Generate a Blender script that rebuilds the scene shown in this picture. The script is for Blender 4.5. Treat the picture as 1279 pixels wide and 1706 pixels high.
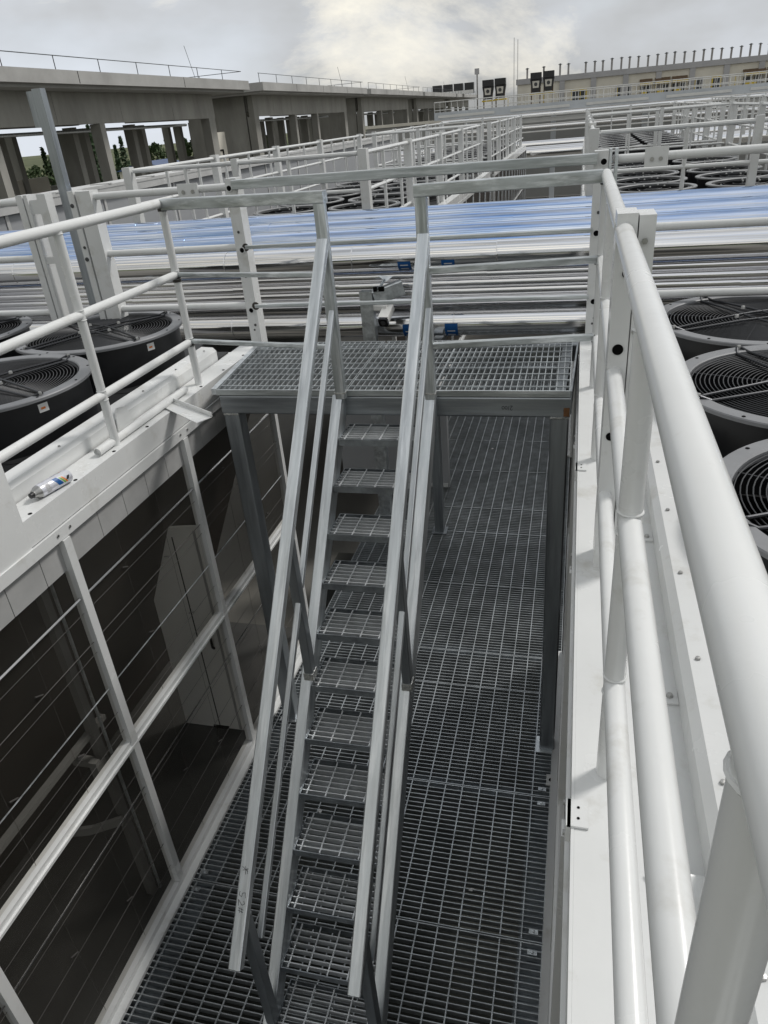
import bpy, math, random
from mathutils import Vector, Matrix
R = math.radians
random.seed(7)
scene = bpy.context.scene
for o in list(bpy.data.objects): bpy.data.objects.remove(o)
col = scene.collection

# ------------------------------------------------------------------ camera
cam = bpy.data.cameras.new('camera'); camo = bpy.data.objects.new('camera', cam); col.objects.link(camo)
cr, cu, cf = (0.96874273, 0.23482857, -0.07995666), (-0.04442623, 0.48133949, 0.87540768), (-0.24405703, 0.84449265, -0.47672668)
camo.matrix_world = Matrix(((cr[0], cu[0], -cf[0], 0), (cr[1], cu[1], -cf[1], 0), (cr[2], cu[2], -cf[2], 3.476), (0, 0, 0, 1)))
cam.sensor_fit = 'VERTICAL'; cam.sensor_height = 36; cam.sensor_width = 27
cam.lens = 1200.7 / 1706 * 36
cam.clip_start = .02; cam.clip_end = 6000
scene.camera = camo

# ------------------------------------------------------------------ sky, sun, exposure
SUN = Vector((0.50, 0.42, 0.76)).normalized()
w = bpy.data.worlds.new('World'); scene.world = w; w.use_nodes = True
nt = w.node_tree; nt.nodes.clear()
def N(t, **k):
    n = nt.nodes.new(t)
    for a, b in k.items(): setattr(n, a, b)
    return n
def L(a, b): nt.links.new(a, b)
def M_(op, a, b=None, c=None):
    n = N('ShaderNodeMath', operation=op)
    for i, v in enumerate((a, b, c)):
        if v is None: continue
        if isinstance(v, (int, float)): n.inputs[i].default_value = v
        else: L(v, n.inputs[i])
    return n.outputs[0]
sky = N('ShaderNodeTexSky', sky_type='NISHITA', sun_disc=False)
sky.sun_elevation = math.asin(SUN.z); sky.sun_rotation = math.atan2(SUN.x, SUN.y)
sky.air_density = 1.0; sky.dust_density = 1.0
tc = N('ShaderNodeTexCoord'); sp = N('ShaderNodeSeparateXYZ'); L(tc.outputs['Generated'], sp.inputs[0])
zc = M_('ADD', M_('MAXIMUM', sp.outputs[2], 0.0), 0.22)
cb = N('ShaderNodeCombineXYZ'); L(M_('DIVIDE', sp.outputs[0], zc), cb.inputs[0]); L(M_('DIVIDE', sp.outputs[1], zc), cb.inputs[1])
def noise(scale, detail, rough, dist=0.0, off=(0, 0, 0)):
    mp = N('ShaderNodeMapping'); mp.inputs['Location'].default_value = off; L(cb.outputs[0], mp.inputs[0])
    n = N('ShaderNodeTexNoise'); n.inputs['Scale'].default_value = scale; n.inputs['Detail'].default_value = detail
    n.inputs['Roughness'].default_value = rough; n.inputs['Distortion'].default_value = dist
    L(mp.outputs[0], n.inputs['Vector']); return n.outputs['Fac']
def ramp(fac, stops):
    r = N('ShaderNodeValToRGB'); e = r.color_ramp.elements
    while len(e) < len(stops): e.new(.5)
    for el, (p, c) in zip(e, stops):
        el.position = p; el.color = (c, c, c, 1) if isinstance(c, (int, float)) else (*c, 1)
    L(fac, r.inputs[0]); return r.outputs[0]
cb2 = N('ShaderNodeCombineXYZ'); L(sp.outputs[0], cb2.inputs[0]); L(sp.outputs[1], cb2.inputs[1]); L(M_('MULTIPLY', sp.outputs[2], 2.1), cb2.inputs[2])
n1 = noise(.55, 9, .56, .3, (3.1, 1.7, 0))
cb = cb2
n2 = noise(2.6, 12, .64, .35, (5.1, 1.2, 3.3)); n3 = noise(1.7, 6, .5, .0, (5.5, 3.2, 1.0))
cover = ramp(n1, [(.30, .62), (.50, 1.0)])
lowcov = ramp(sp.outputs[2], [(.14, 1.0), (.48, 0.0)])
cov = M_('MAXIMUM', cover, M_('MULTIPLY', lowcov, .96))
grey = ramp(n3, [(.38, (.30, .305, .30)), (.50, (.49, .505, .52)), (.62, (.66, .70, .76))])
puff = ramp(n2, [(.49, 0.0), (.56, .42), (.70, 1.0)])
mxc = N('ShaderNodeMix', data_type='RGBA'); L(puff, mxc.inputs[0]); L(grey, mxc.inputs[6]); mxc.inputs[7].default_value = (.98, .93, .80, 1)
shade = mxc.outputs[2]
bs = N('ShaderNodeBackground'); L(sky.outputs[0], bs.inputs[0]); bs.inputs[1].default_value = .11
bc = N('ShaderNodeBackground'); L(shade, bc.inputs[0]); bc.inputs[1].default_value = .86
ms = N('ShaderNodeMixShader'); L(cov, ms.inputs[0]); L(bs.outputs[0], ms.inputs[1]); L(bc.outputs[0], ms.inputs[2])
wo = N('ShaderNodeOutputWorld'); L(ms.outputs[0], wo.inputs[0])
sl = bpy.data.lights.new('sun', 'SUN'); sl.energy = 1.5; sl.angle = R(10); sl.color = (1, .97, .93)
slo = bpy.data.objects.new('sun', sl); col.objects.link(slo); slo.rotation_euler = SUN.to_track_quat('Z', 'Y').to_euler()
slo.location = (20, -10, 40)
vs = scene.view_settings; vs.view_transform = 'Standard'; vs.look = 'None'; vs.gamma = 1; vs.exposure = 0.38
scene.render.engine = 'CYCLES'
scene.cycles.max_bounces = 7; scene.cycles.diffuse_bounces = 3; scene.cycles.glossy_bounces = 4; scene.cycles.transparent_max_bounces = 8; scene.cycles.sample_clamp_indirect = 4; scene.cycles.caustics_reflective = False

# ------------------------------------------------------------------ materials
MATS = {}
def mat(name, base, rough=.5, metal=0.0, var=.12, scale=6.0, stretch=(1, 1, 1), rot=0.0, bump=0.0, bscale=60, rvar=.0, tint=None, tfac=.5, spec=.5, coat=0.0, stain=None, stain_scale=1.5, stain_lo=.55, stain_hi=.75):
    m = bpy.data.materials.new(name); m.use_nodes = True; t = m.node_tree; b = t.nodes['Principled BSDF']
    tcn = t.nodes.new('ShaderNodeTexCoord'); mp = t.nodes.new('ShaderNodeMapping'); mp.inputs['Scale'].default_value = stretch
    mp0 = t.nodes.new('ShaderNodeMapping'); mp0.inputs['Rotation'].default_value = (rot, 0, 0)
    t.links.new(tcn.outputs['Object'], mp0.inputs[0])
    t.links.new(mp0.outputs[0], mp.inputs[0])
    nz = t.nodes.new('ShaderNodeTexNoise'); nz.inputs['Scale'].default_value = scale; nz.inputs['Detail'].default_value = 6; nz.inputs['Roughness'].default_value = .62
    t.links.new(mp.outputs[0], nz.inputs['Vector'])
    rp = t.nodes.new('ShaderNodeValToRGB'); e = rp.color_ramp.elements
    e[0].position = .3; e[1].position = .7
    e[0].color = (*[c * (1 - var) for c in base], 1)
    tt = tint if tint else [min(1, c * (1 + var)) for c in base]
    e[1].color = (*tt, 1)
    t.links.new(nz.outputs['Fac'], rp.inputs[0]); out = rp.outputs[0]
    if stain:
        n3 = t.nodes.new('ShaderNodeTexNoise'); n3.inputs['Scale'].default_value = stain_scale; n3.inputs['Detail'].default_value = 8; n3.inputs['Roughness'].default_value = .65
        t.links.new(mp.outputs[0], n3.inputs['Vector'])
        r3 = t.nodes.new('ShaderNodeValToRGB'); r3.color_ramp.elements[0].position = stain_lo; r3.color_ramp.elements[1].position = stain_hi
        t.links.new(n3.outputs['Fac'], r3.inputs[0])
        mx = t.nodes.new('ShaderNodeMix'); mx.data_type = 'RGBA'; t.links.new(r3.outputs[0], mx.inputs[0]); t.links.new(out, mx.inputs[6]); mx.inputs[7].default_value = (*stain, 1); out = mx.outputs[2]
    t.links.new(out, b.inputs['Base Color'])
    b.inputs['Metallic'].default_value = metal; b.inputs['Roughness'].default_value = rough
    b.inputs['Specular IOR Level'].default_value = spec; b.inputs['Coat Weight'].default_value = coat
    if rvar:
        mr = t.nodes.new('ShaderNodeMapRange'); mr.inputs['To Min'].default_value = rough - rvar; mr.inputs['To Max'].default_value = rough + rvar
        mr.inputs['From Min'].default_value = .3; mr.inputs['From Max'].default_value = .7
        t.links.new(nz.outputs['Fac'], mr.inputs['Value']); t.links.new(mr.outputs[0], b.inputs['Roughness'])
    if bump:
        n2_ = t.nodes.new('ShaderNodeTexNoise'); n2_.inputs['Scale'].default_value = bscale; n2_.inputs['Detail'].default_value = 4
        t.links.new(mp.outputs[0], n2_.inputs['Vector'])
        bp = t.nodes.new('ShaderNodeBump'); bp.inputs['Strength'].default_value = bump; bp.inputs['Distance'].default_value = .01
        t.links.new(n2_.outputs['Fac'], bp.inputs['Height']); t.links.new(bp.outputs[0], b.inputs['Normal'])
    MATS[name] = m; return m
mat('white', (.70, .71, .705), .24, 0, .05, 2.2, bump=.025, bscale=60, rvar=.07, stain=(.52, .51, .47), stain_scale=7, stain_lo=.56, stain_hi=.80)
mat('white_far', (.70, .70, .68), .5, 0, .06, 2)
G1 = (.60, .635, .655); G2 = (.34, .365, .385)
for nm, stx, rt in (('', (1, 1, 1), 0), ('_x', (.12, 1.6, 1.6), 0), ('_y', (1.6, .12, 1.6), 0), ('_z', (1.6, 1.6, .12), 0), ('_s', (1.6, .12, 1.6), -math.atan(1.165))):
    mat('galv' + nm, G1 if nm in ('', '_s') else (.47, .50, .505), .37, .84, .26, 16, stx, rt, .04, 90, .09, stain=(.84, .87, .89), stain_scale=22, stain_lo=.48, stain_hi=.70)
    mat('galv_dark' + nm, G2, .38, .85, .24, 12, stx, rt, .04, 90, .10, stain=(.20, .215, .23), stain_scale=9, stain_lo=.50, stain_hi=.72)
mat('galv_bar', (.50, .53, .545), .42, .76, .25, 9, stain=(.30, .32, .33), stain_scale=2.2, stain_lo=.5, stain_hi=.75)
mat('tread_bar', (.72, .74, .75), .40, .6, .15, 12)
mat('weld', (.62, .62, .60), .35, .9, .35, 90, bump=.5, bscale=120)
mat('scorch', (.05, .045, .04), .6, .3, .5, 40)
mat('rust', (.16, .075, .03), .8, .1, .5, 40)
mat('alu', (.86, .86, .87), .09, 1.0, .03, 3, (.4, 6, 6), 0, .03, 1.2, .03)
mat('alu_blue', (.25, .45, .86), .08, 1.0, .12, 1.6, (.55, 9, 14), 0, .06, 1.0, .03, tint=(.86, .90, .97))
mat('alu_thin', (.84, .84, .86), .16, 1.0, .05, 3, (.4, 6, 6), 0, .03, 3, .05)
mat('steel_strip', (.6, .6, .6), .25, 1.0, .05)
mat('black', (.012, .0125, .014), .38, 0, .3, 8, rvar=.08)
mat('deck_shade', (.016, .017, .018), .6, 0, .3, 8)  # near-black tone puts the shadow under the fans into the deck colour
mat('rim', (.21, .215, .225), .45, .0, .12, 8, rvar=.06)
mat('guard', (.045, .047, .052), .38, .6, .1, 8)
mat('guard_light', (.075, .077, .082), .45, .3, .1, 8)
mat('motor', (.07, .072, .075), .45, .3, .15, 12)
mat('wire', (.12, .115, .11), .5, .4, .15, 8)
mat('rim_far', (.22, .225, .23), .45, 0, .1, 8)
mat('blade', (.006, .006, .007), .5, 0, .2, 8)
mat('bolt', (.42, .42, .41), .35, .9, .1, 20)
mat('hole', (.004, .004, .004), .9, 0, .1, 5, spec=.1)
mat('concrete', (.33, .325, .30), .9, 0, .16, 1.1, (1, 1, .3), 0, .15, 20, stain=(.22, .215, .195), stain_scale=.5, stain_lo=.48, stain_hi=.75)
mat('concrete_slab', (.40, .397, .385), .9, 0, .12, .8, (1, 1, 1), 0, .15, 14, stain=(.29, .287, .275), stain_scale=.3, stain_lo=.5, stain_hi=.8)
mat('roof_floor', (.16, .155, .14), .9, 0, .2, .6, bump=.2, bscale=6)
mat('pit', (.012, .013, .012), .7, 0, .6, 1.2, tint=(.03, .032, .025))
mat('coil', (.028, .022, .017), .55, .1, .25, 4)
mat('interior', (.04, .04, .038), .7, 0, .3, 2)
mat('door_panel', (.86, .86, .84), .5, 0, .03, 3)
mat('interior_panel', (.22, .22, .21), .5, 0, .05, 3)
mat('inner_dark', (.14, .14, .135), .5, 0, .1, 5)
mat('band', (.40, .40, .395), .5, 0, .12, 5, bump=.05, bscale=20)
mat('grey_panel', (.36, .37, .385), .55, .1, .05, 1.5)
mat('flashing', (.62, .62, .61), .4, .3, .1, 4)
mat('blue', (.006, .09, .30), .45, 0, .08, 20)
mat('ink', (.012, .012, .016), .6, 0, .1, 5)
mat('label_white', (.78, .78, .77), .45, 0, .04, 20)
mat('label_grey', (.45, .45, .46), .5, 0, .3, 160)
mat('can', (.66, .67, .72), .25, .3, .06, 30)
mat('orange', (.75, .22, .03), .4, 0, .1, 20)
mat('green_p', (.20, .42, .06), .4, 0, .1, 20)
mat('cctv', (.74, .74, .72), .4, 0, .03, 10)
mat('lens', (.006, .006, .008), .12, 0, .1, 5)
mat('terrain', (.06, .085, .03), .95, 0, .35, .02, tint=(.13, .14, .06))
mat('leaf', (.030, .058, .022), .8, 0, .4, 1.2)
mat('leaf2', (.045, .075, .025), .8, 0, .4, 1.2)
mat('trunk', (.07, .055, .04), .9, 0, .3, 4)
mat('far_wall', (.68, .65, .57), .85, 0, .12, .25, stain=(.56, .52, .45), stain_scale=.3)
mat('far_trim', (.40, .40, .41), .8, 0, .1, .5)
mat('chimney', (.30, .29, .28), .5, .5, .2, 2)
mat('yellow', (.60, .44, .04), .55, 0, .15, 2)
mat('brown', (.10, .06, .03), .6, 0, .2, 3)
mat('ac_black', (.02, .021, .022), .5, 0, .2, 4)
mat('ac_panel', (.62, .60, .54), .6, 0, .1, 4)
mat('gallery', (.52, .55, .58), .5, .1, .12, .6)
mat('blue_roof', (.05, .09, .20), .5, .2, .1, .5)
mat('dark_rail', (.055, .06, .065), .6, .3, .1, 4)
mat('window_dark', (.03, .035, .04), .25, 0, .1, 2)
mat('dull_wall', (.34, .34, .33), .8, 0, .1, .5)
# dark see-through screen
m = bpy.data.materials.new('screen'); m.use_nodes = True; t = m.node_tree; t.nodes.clear()
tr = t.nodes.new('ShaderNodeBsdfTransparent'); tr.inputs[0].default_value = (.95, .94, .915, 1)
pb = t.nodes.new('ShaderNodeBsdfPrincipled'); pb.inputs['Base Color'].default_value = (.105, .098, .086, 1); pb.inputs['Roughness'].default_value = .22; pb.inputs['Specular IOR Level'].default_value = .35
nz = t.nodes.new('ShaderNodeTexNoise'); nz.inputs['Scale'].default_value = 2.2; nz.inputs['Detail'].default_value = 5
tcn = t.nodes.new('ShaderNodeTexCoord'); t.links.new(tcn.outputs['Object'], nz.inputs['Vector'])
mr = t.nodes.new('ShaderNodeMapRange'); mr.inputs['From Min'].default_value = .3; mr.inputs['From Max'].default_value = .7; mr.inputs['To Min'].default_value = .10; mr.inputs['To Max'].default_value = .20
t.links.new(nz.outputs['Fac'], mr.inputs['Value'])
mx = t.nodes.new('ShaderNodeMixShader'); t.links.new(mr.outputs[0], mx.inputs[0]); t.links.new(tr.outputs[0], mx.inputs[1]); t.links.new(pb.outputs[0], mx.inputs[2])
om = t.nodes.new('ShaderNodeOutputMaterial'); t.links.new(mx.outputs[0], om.inputs[0]); MATS['screen'] = m

# ------------------------------------------------------------------ mesh helpers
class MB:
    def __init__(s): s.v = []; s.f = []; s.ang = 38
    def add(s, v, f):
        n = len(s.v); s.v += [tuple(p) for p in v]; s.f += [tuple(i + n for i in q) for q in f]; return s
    def box(s, x0, x1, y0, y1, z0, z1):
        x0, x1 = sorted((x0, x1)); y0, y1 = sorted((y0, y1)); z0, z1 = sorted((z0, z1))
        return s.add([(x0, y0, z0), (x1, y0, z0), (x1, y1, z0), (x0, y1, z0), (x0, y0, z1), (x1, y0, z1), (x1, y1, z1), (x0, y1, z1)],
                     [(0, 3, 2, 1), (4, 5, 6, 7), (0, 1, 5, 4), (1, 2, 6, 5), (2, 3, 7, 6), (3, 0, 4, 7)])
    def sweep(s, a, b, sec, up=(0, 0, 1), cap=True):
        a = Vector(a); b = Vector(b); d = (b - a).normalized(); up = Vector(up)
        if abs(d.dot(up)) > .98: up = Vector((0, 1, 0))
        x = d.cross(up).normalized(); y = x.cross(d).normalized(); n = len(sec)
        v = [p + x * q[0] + y * q[1] for p in (a, b) for q in sec]
        f = [(i, (i + 1) % n, n + (i + 1) % n, n + i) for i in range(n)]
        if cap: f += [tuple(range(n - 1, -1, -1)), tuple(range(n, 2 * n))]
        return s.add(v, f)
    def bar(s, a, b, w, h=None, up=(0, 0, 1), r=0.0, cap=True):
        h = h or w; X, Y = w / 2, h / 2
        if not r: sec = [(-X, -Y), (X, -Y), (X, Y), (-X, Y)]
        else:
            sec = []; s.ang = 15
            for cx, cy, a0 in ((X - r, -Y + r, -90), (X - r, Y - r, 0), (-X + r, Y - r, 90), (-X + r, -Y + r, 180)):
                for k in range(3): sec.append((cx + r * math.cos(R(a0 + 45 * k)), cy + r * math.sin(R(a0 + 45 * k))))
        return s.sweep(a, b, sec, up, cap)
    def tube(s, a, b, r, n=12, cap=True):
        return s.sweep(a, b, [(r * math.cos(2 * math.pi * i / n), r * math.sin(2 * math.pi * i / n)) for i in range(n)], (0, 0, 1), cap)
    def path(s, pts, r, n=6):
        for a, b in zip(pts, pts[1:]): s.tube(a, b, r, n, True)
        return s
    def ring(s, c, RR, r, n=40, m=4):
        v = []; f = []
        for i in range(n):
            a = 2 * math.pi * i / n
            for j in range(m):
                b = 2 * math.pi * j / m; q = RR + r * math.cos(b)
                v.append((c[0] + q * math.cos(a), c[1] + q * math.sin(a), c[2] + r * math.sin(b)))
        for i in range(n):
            for j in range(m): f.append((i * m + j, ((i + 1) % n) * m + j, ((i + 1) % n) * m + (j + 1) % m, i * m + (j + 1) % m))
        return s.add(v, f)
    def lathe(s, prof, n=48, c=(0, 0, 0), axis='z'):
        v = []; f = []; k = len(prof)
        for i in range(n):
            a = 2 * math.pi * i / n
            for r, z in prof:
                p = (r * math.cos(a), r * math.sin(a), z)
                if axis == 'y': p = (p[0], p[2], p[1])
                if axis == 'x': p = (p[2], p[0], p[1])
                v.append((c[0] + p[0], c[1] + p[1], c[2] + p[2]))
        for i in range(n):
            for j in range(k - 1): f.append((i * k + j, ((i + 1) % n) * k + j, ((i + 1) % n) * k + j + 1, i * k + j + 1))
        return s.add(v, f)
    def prism(s, pts, d):
        n = len(pts); d = Vector(d); v = [Vector(p) for p in pts]; v += [p + d for p in v]
        return s.add(v, [tuple(range(n)), tuple(range(2 * n - 1, n - 1, -1))] + [(i, n + i, n + (i + 1) % n, (i + 1) % n) for i in range(n)])
    def disc(s, c, r, nrm, t=.002, n=16):
        c = Vector(c); nrm = Vector(nrm).normalized()
        return s.tube(c, c + nrm * t, r, n)
def mesh(name, mb, m, smooth=True):
    me = bpy.data.meshes.new(name); me.from_pydata(mb.v, [], mb.f); me.update()
    if m: me.materials.append(MATS[m])
    if smooth:
        me.polygons.foreach_set('use_smooth', [True] * len(me.polygons)); me.set_sharp_from_angle(angle=R(mb.ang))
    return me
def wl(o): return (wl(o.parent) if o.parent else Vector()) + o.location
def part(name, mb, m, parent, kind=None, label=None, smooth=True):
    off = wl(parent) if parent else Vector()
    if off.length: mb.v = [(p[0] - off.x, p[1] - off.y, p[2] - off.z) for p in mb.v]
    o = bpy.data.objects.new(name, mesh(name, mb, m, smooth)); col.objects.link(o); o.parent = parent
    if kind: o['kind'] = kind
    if label: o['label'] = label
    return o
def thing(name, label, cat, loc=(0, 0, 0), group=None):
    o = bpy.data.objects.new(name, None); col.objects.link(o); o.location = loc; o.empty_display_size = .2
    o['label'] = label; o['category'] = cat
    if group: o['group'] = group
    return o
def single(name, mb, m, label, cat, group=None, loc=None):
    if loc is None:
        n = len(mb.v); loc = (sum(p[0] for p in mb.v) / n, sum(p[1] for p in mb.v) / n, min(p[2] for p in mb.v))
    mb.v = [(p[0] - loc[0], p[1] - loc[1], p[2] - loc[2]) for p in mb.v]
    o = bpy.data.objects.new(name, mesh(name, mb, m)); col.objects.link(o); o.location = loc
    o['label'] = label; o['category'] = cat
    if group: o['group'] = group
    return o
def struct(name, mb, m, kind='structure', parent=None):
    o = part(name, mb, m, parent)
    if not parent: o['kind'] = kind
    return o
def child(name, me, parent, loc=(0, 0, 0)):
    o = bpy.data.objects.new(name, me); col.objects.link(o); o.parent = parent; o.location = loc; return o

# ------------------------------------------------------------------ ground, roof deck, floor grating
struct('terrain', MB().add([(-3000, -3000, -13), (3000, -3000, -13), (3000, 3000, -13), (-3000, 3000, -13)], [(0, 1, 2, 3)]), 'terrain')
struct('roof_deck', MB().box(-40, 60, -12, 170, -13, -1.1), 'roof_floor')
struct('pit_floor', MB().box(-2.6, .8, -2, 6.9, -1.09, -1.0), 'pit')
fl = bpy.data.objects.new('floor', None); col.objects.link(fl); fl['kind'] = 'structure'
seams = [.1, .62, 1.21, 2.07, 2.92, 3.77, 4.13, 4.99, 5.85, 6.33, 7.18, 8.02, 8.87, 9.7, 10.5, 11.4, 12.3]
X0, X1 = -1.865, .018
for a, b in zip(seams, seams[1:]):
    p = part('grating_panel', MB().box(X0, X1, a + .003, a + .008, -.032, .001).box(X0, X1, b - .008, b - .003, -.032, .001).box(X0, X0 + .005, a + .009, b - .009, -.032, 0).box(X1 - .005, X1, a + .009, b - .009, -.032, 0), 'galv_bar', fl)
    n = max(1, round((b - a - .016) / .030)); m1 = MB()
    for i in range(1, n):
        y = a + .008 + (b - a - .016) * i / n; m1.box(X0 + .006, X1 - .006, y - .0022, y + .0022, -.030, -.0005)
    part('bearing_bars', m1, 'galv_bar', p, 'stuff', smooth=False)
    m2 = MB()
    for i in range(19):
        x = X0 + .05 + i * .1; m2.box(x - .003, x + .003, a + .009, b - .009, -.008, .0015)
    part('cross_rods', m2, 'galv_bar', p, 'stuff', smooth=False)
for x in (-1.86, -.13):
    part('floor_beam', MB().box(x, x + .14, -.5, 6.8, -.045, -.035).box(x + .065, x + .075, -.5, 6.8, -.2, -.045), 'galv_dark', fl)
for y in (1.21, 2.92, 4.13, 5.85):
    part('cross_beam', MB().box(-1.7, -.14, y - .04, y + .04, -.05, -.036), 'galv_dark', fl)
for (x, y, q, wd) in ((-.38, 2.28, .3, 'right of the stair'), (-.863, 7.774, 1.0, 'far beyond the platform'), (-1.3, 2.6, 2.0, 'left of the stair')):
    c_, s_ = math.cos(q) * .016, math.sin(q) * .016
    single('paper_scrap', MB().prism([(x - c_, y - s_, .003), (x + s_, y - c_ * .6, .004), (x + c_, y + s_, .009), (x - s_ * .6, y + c_ * .5, .006)], (0, 0, .001)), 'label_white', 'tiny white paper scrap on the floor grating %s' % wd, 'scrap')
gc = [(x, y) for y in (1.26, 2.02, 2.12, 2.87, 2.97, 3.72, 4.94, 5.04) for x in (-1.80, -.06)]
for x, y in gc: part('grating_clip', MB().box(x - .022, x + .022, y - .012, y + .012, .002, .006).lathe([(0, .012), (.006, .011), (.007, .006)], 8, (x, y, 0)), 'galv' if random.random() < .7 else 'rust', fl)
st = thing('floor_bracket', 'small white plate bracket with hole on grating beside right wall', 'bracket', (0, 3.04, 0))
part('plate', MB().box(-.04, .015, 3.0, 3.075, .004, .016), 'white', st)
part('hole', MB().disc((-.012, 3.035, .016), .014, (0, 0, 1), .001), 'hole', st)

# ------------------------------------------------------------------ cooling fans
FR = .488
def fan_meshes():
    d = {}
    d['shroud'] = mesh('shroud', MB().lathe([(.452, -.02), (.452, -.25), (.458, -.25), (.46, -.02), (.452, -.02)], 64), 'black')
    prof = [(.425, -.03), (.425, -.004), (.430, 0), (FR - .004, 0), (FR, -.004), (FR, -.016), (.462, -.018)]
    d['rim'] = mesh('rim', MB().lathe(prof, 72), 'rim')
    g = MB()
    for i in range(21): g.ring((0, 0, -.012), .085 + i * .0166, .0019, 56, 4)
    d['guard'] = mesh('guard', g, 'guard_light')
    g = MB()
    for i in range(4): g.ring((0, 0, -.012), .09 + i * .1, .003, 28, 3)
    d['guard_far'] = mesh('guard_far', g, 'guard')
    d['rim_far'] = mesh('rim_far', MB().lathe(prof, 40), 'rim_far')
    g = MB()
    for k in range(4):
        a = R(45 + 90 * k)
        for s in (-1, 1):
            ox, oy = -math.sin(a) * .028 * s, math.cos(a) * .028 * s
            g.path([(math.cos(a) * .455 + ox * .3, math.sin(a) * .455 + oy * .3, .008), (math.cos(a) * .42 + ox, math.sin(a) * .42 + oy, -.006), (math.cos(a) * .13 + ox * 1.6, math.sin(a) * .13 + oy * 1.6, .006), (ox * 2, oy * 2, .006)], .006, 8)
    for k in range(4):
        a = R(90 * k); g.tube((math.cos(a) * .08, math.sin(a) * .08, -.017), (math.cos(a) * .43, math.sin(a) * .43, -.017), .003, 5)
    d['strut'] = mesh('strut', g, 'guard')
    g = MB()
    for k in range(4):
        a = R(45 + 90 * k); g.lathe([(0, .018), (.007, .017), (.009, .010), (.009, 0.002)], 10, (math.cos(a) * .455, math.sin(a) * .455, 0))
        g.lathe([(0, .026), (.009, .023), (.011, .012)], 10, (math.cos(a) * .125, math.sin(a) * .125, 0))
    d['bolts'] = mesh('bolts', g, 'bolt')
    g = MB()
    for k in range(12):
        a = R(12 + 30 * k); g.disc((math.cos(a) * .468, math.sin(a) * .468, .0005), .0065, (0, 0, 1), .0012, 10)
    d['bolt_holes'] = mesh('bolt_holes', g, 'hole')
    g = MB().lathe([(0, -.03), (.10, -.03), (.105, -.04), (.105, -.16), (.09, -.17)], 32)
    for k in range(13):
        x = -.10 + k * .0167; h = math.sqrt(max(.0001, .118 ** 2 - x * x)); g.box(x - .002, x + .002, -h, h, -.15, -.022)
    d['motor'] = mesh('motor', g, 'motor')
    g = MB()
    for k in range(7):
        a0 = 2 * math.pi * k / 7; pts = []
        for j in range(6):
            r = .1 + .34 * j / 5; tw = .32 + .12 * j / 5
            for sgn, dz in ((-1, -.20), (1, -.11)):
                a = a0 + sgn * tw * .75 + .25 * j / 5; pts.append((r * math.cos(a), r * math.sin(a), dz))
        g.add(pts, [(2 * j, 2 * j + 1, 2 * j + 3, 2 * j + 2) for j in range(5)])
    d['blades'] = mesh('blades', g, 'blade')
    d['base'] = mesh('base', MB().box(-.478, .478, -.48, .48, -.262, -.25), 'deck_shade')
    return d
FM = fan_meshes()
stick = {}
def fan(parent, x, y, z=2.5, rot=0, sticker=None, far=False):
    o = child('fan', FM['shroud'], parent, Vector((x, y, z)) - wl(parent)); o.rotation_euler.z = rot
    for k in (('rim_far', 'guard_far', 'bolts', 'motor', 'base') if far else ('rim', 'guard', 'strut', 'bolts', 'motor', 'blades', 'base', 'bolt_holes')):
        c = child({'bolts': 'guard_bolts', 'rim_far': 'rim', 'guard_far': 'guard'}.get(k, k), FM[k], o)
        if k in ('bolts', 'bolt_holes', 'guard', 'guard_far', 'strut', 'blades'): c['kind'] = 'stuff'
    if sticker is not None:
        g = MB(); a0 = sticker - rot; v = []
        for i in range(4):
            a = a0 + (i - 1.5) * .035
            for zz in (-.075, -.035): v.append((.4625 * math.cos(a), .4625 * math.sin(a), zz))
        c = child('rating_plate', mesh('rating_plate', MB().add(v, [(2 * i, 2 * i + 2, 2 * i + 3, 2 * i + 1) for i in range(3)]), 'label_white'), o)
        v2 = []
        for i in range(3):
            a = a0 + (i - 1.2) * .024
            for zz in (-.062, -.052): v2.append((.4632 * math.cos(a), .4632 * math.sin(a), zz))
        child('rating_text', mesh('rating_text', MB().add(v2, [(2 * i, 2 * i + 2, 2 * i + 3, 2 * i + 1) for i in range(2)]), 'orange'), o)
    return o

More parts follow.
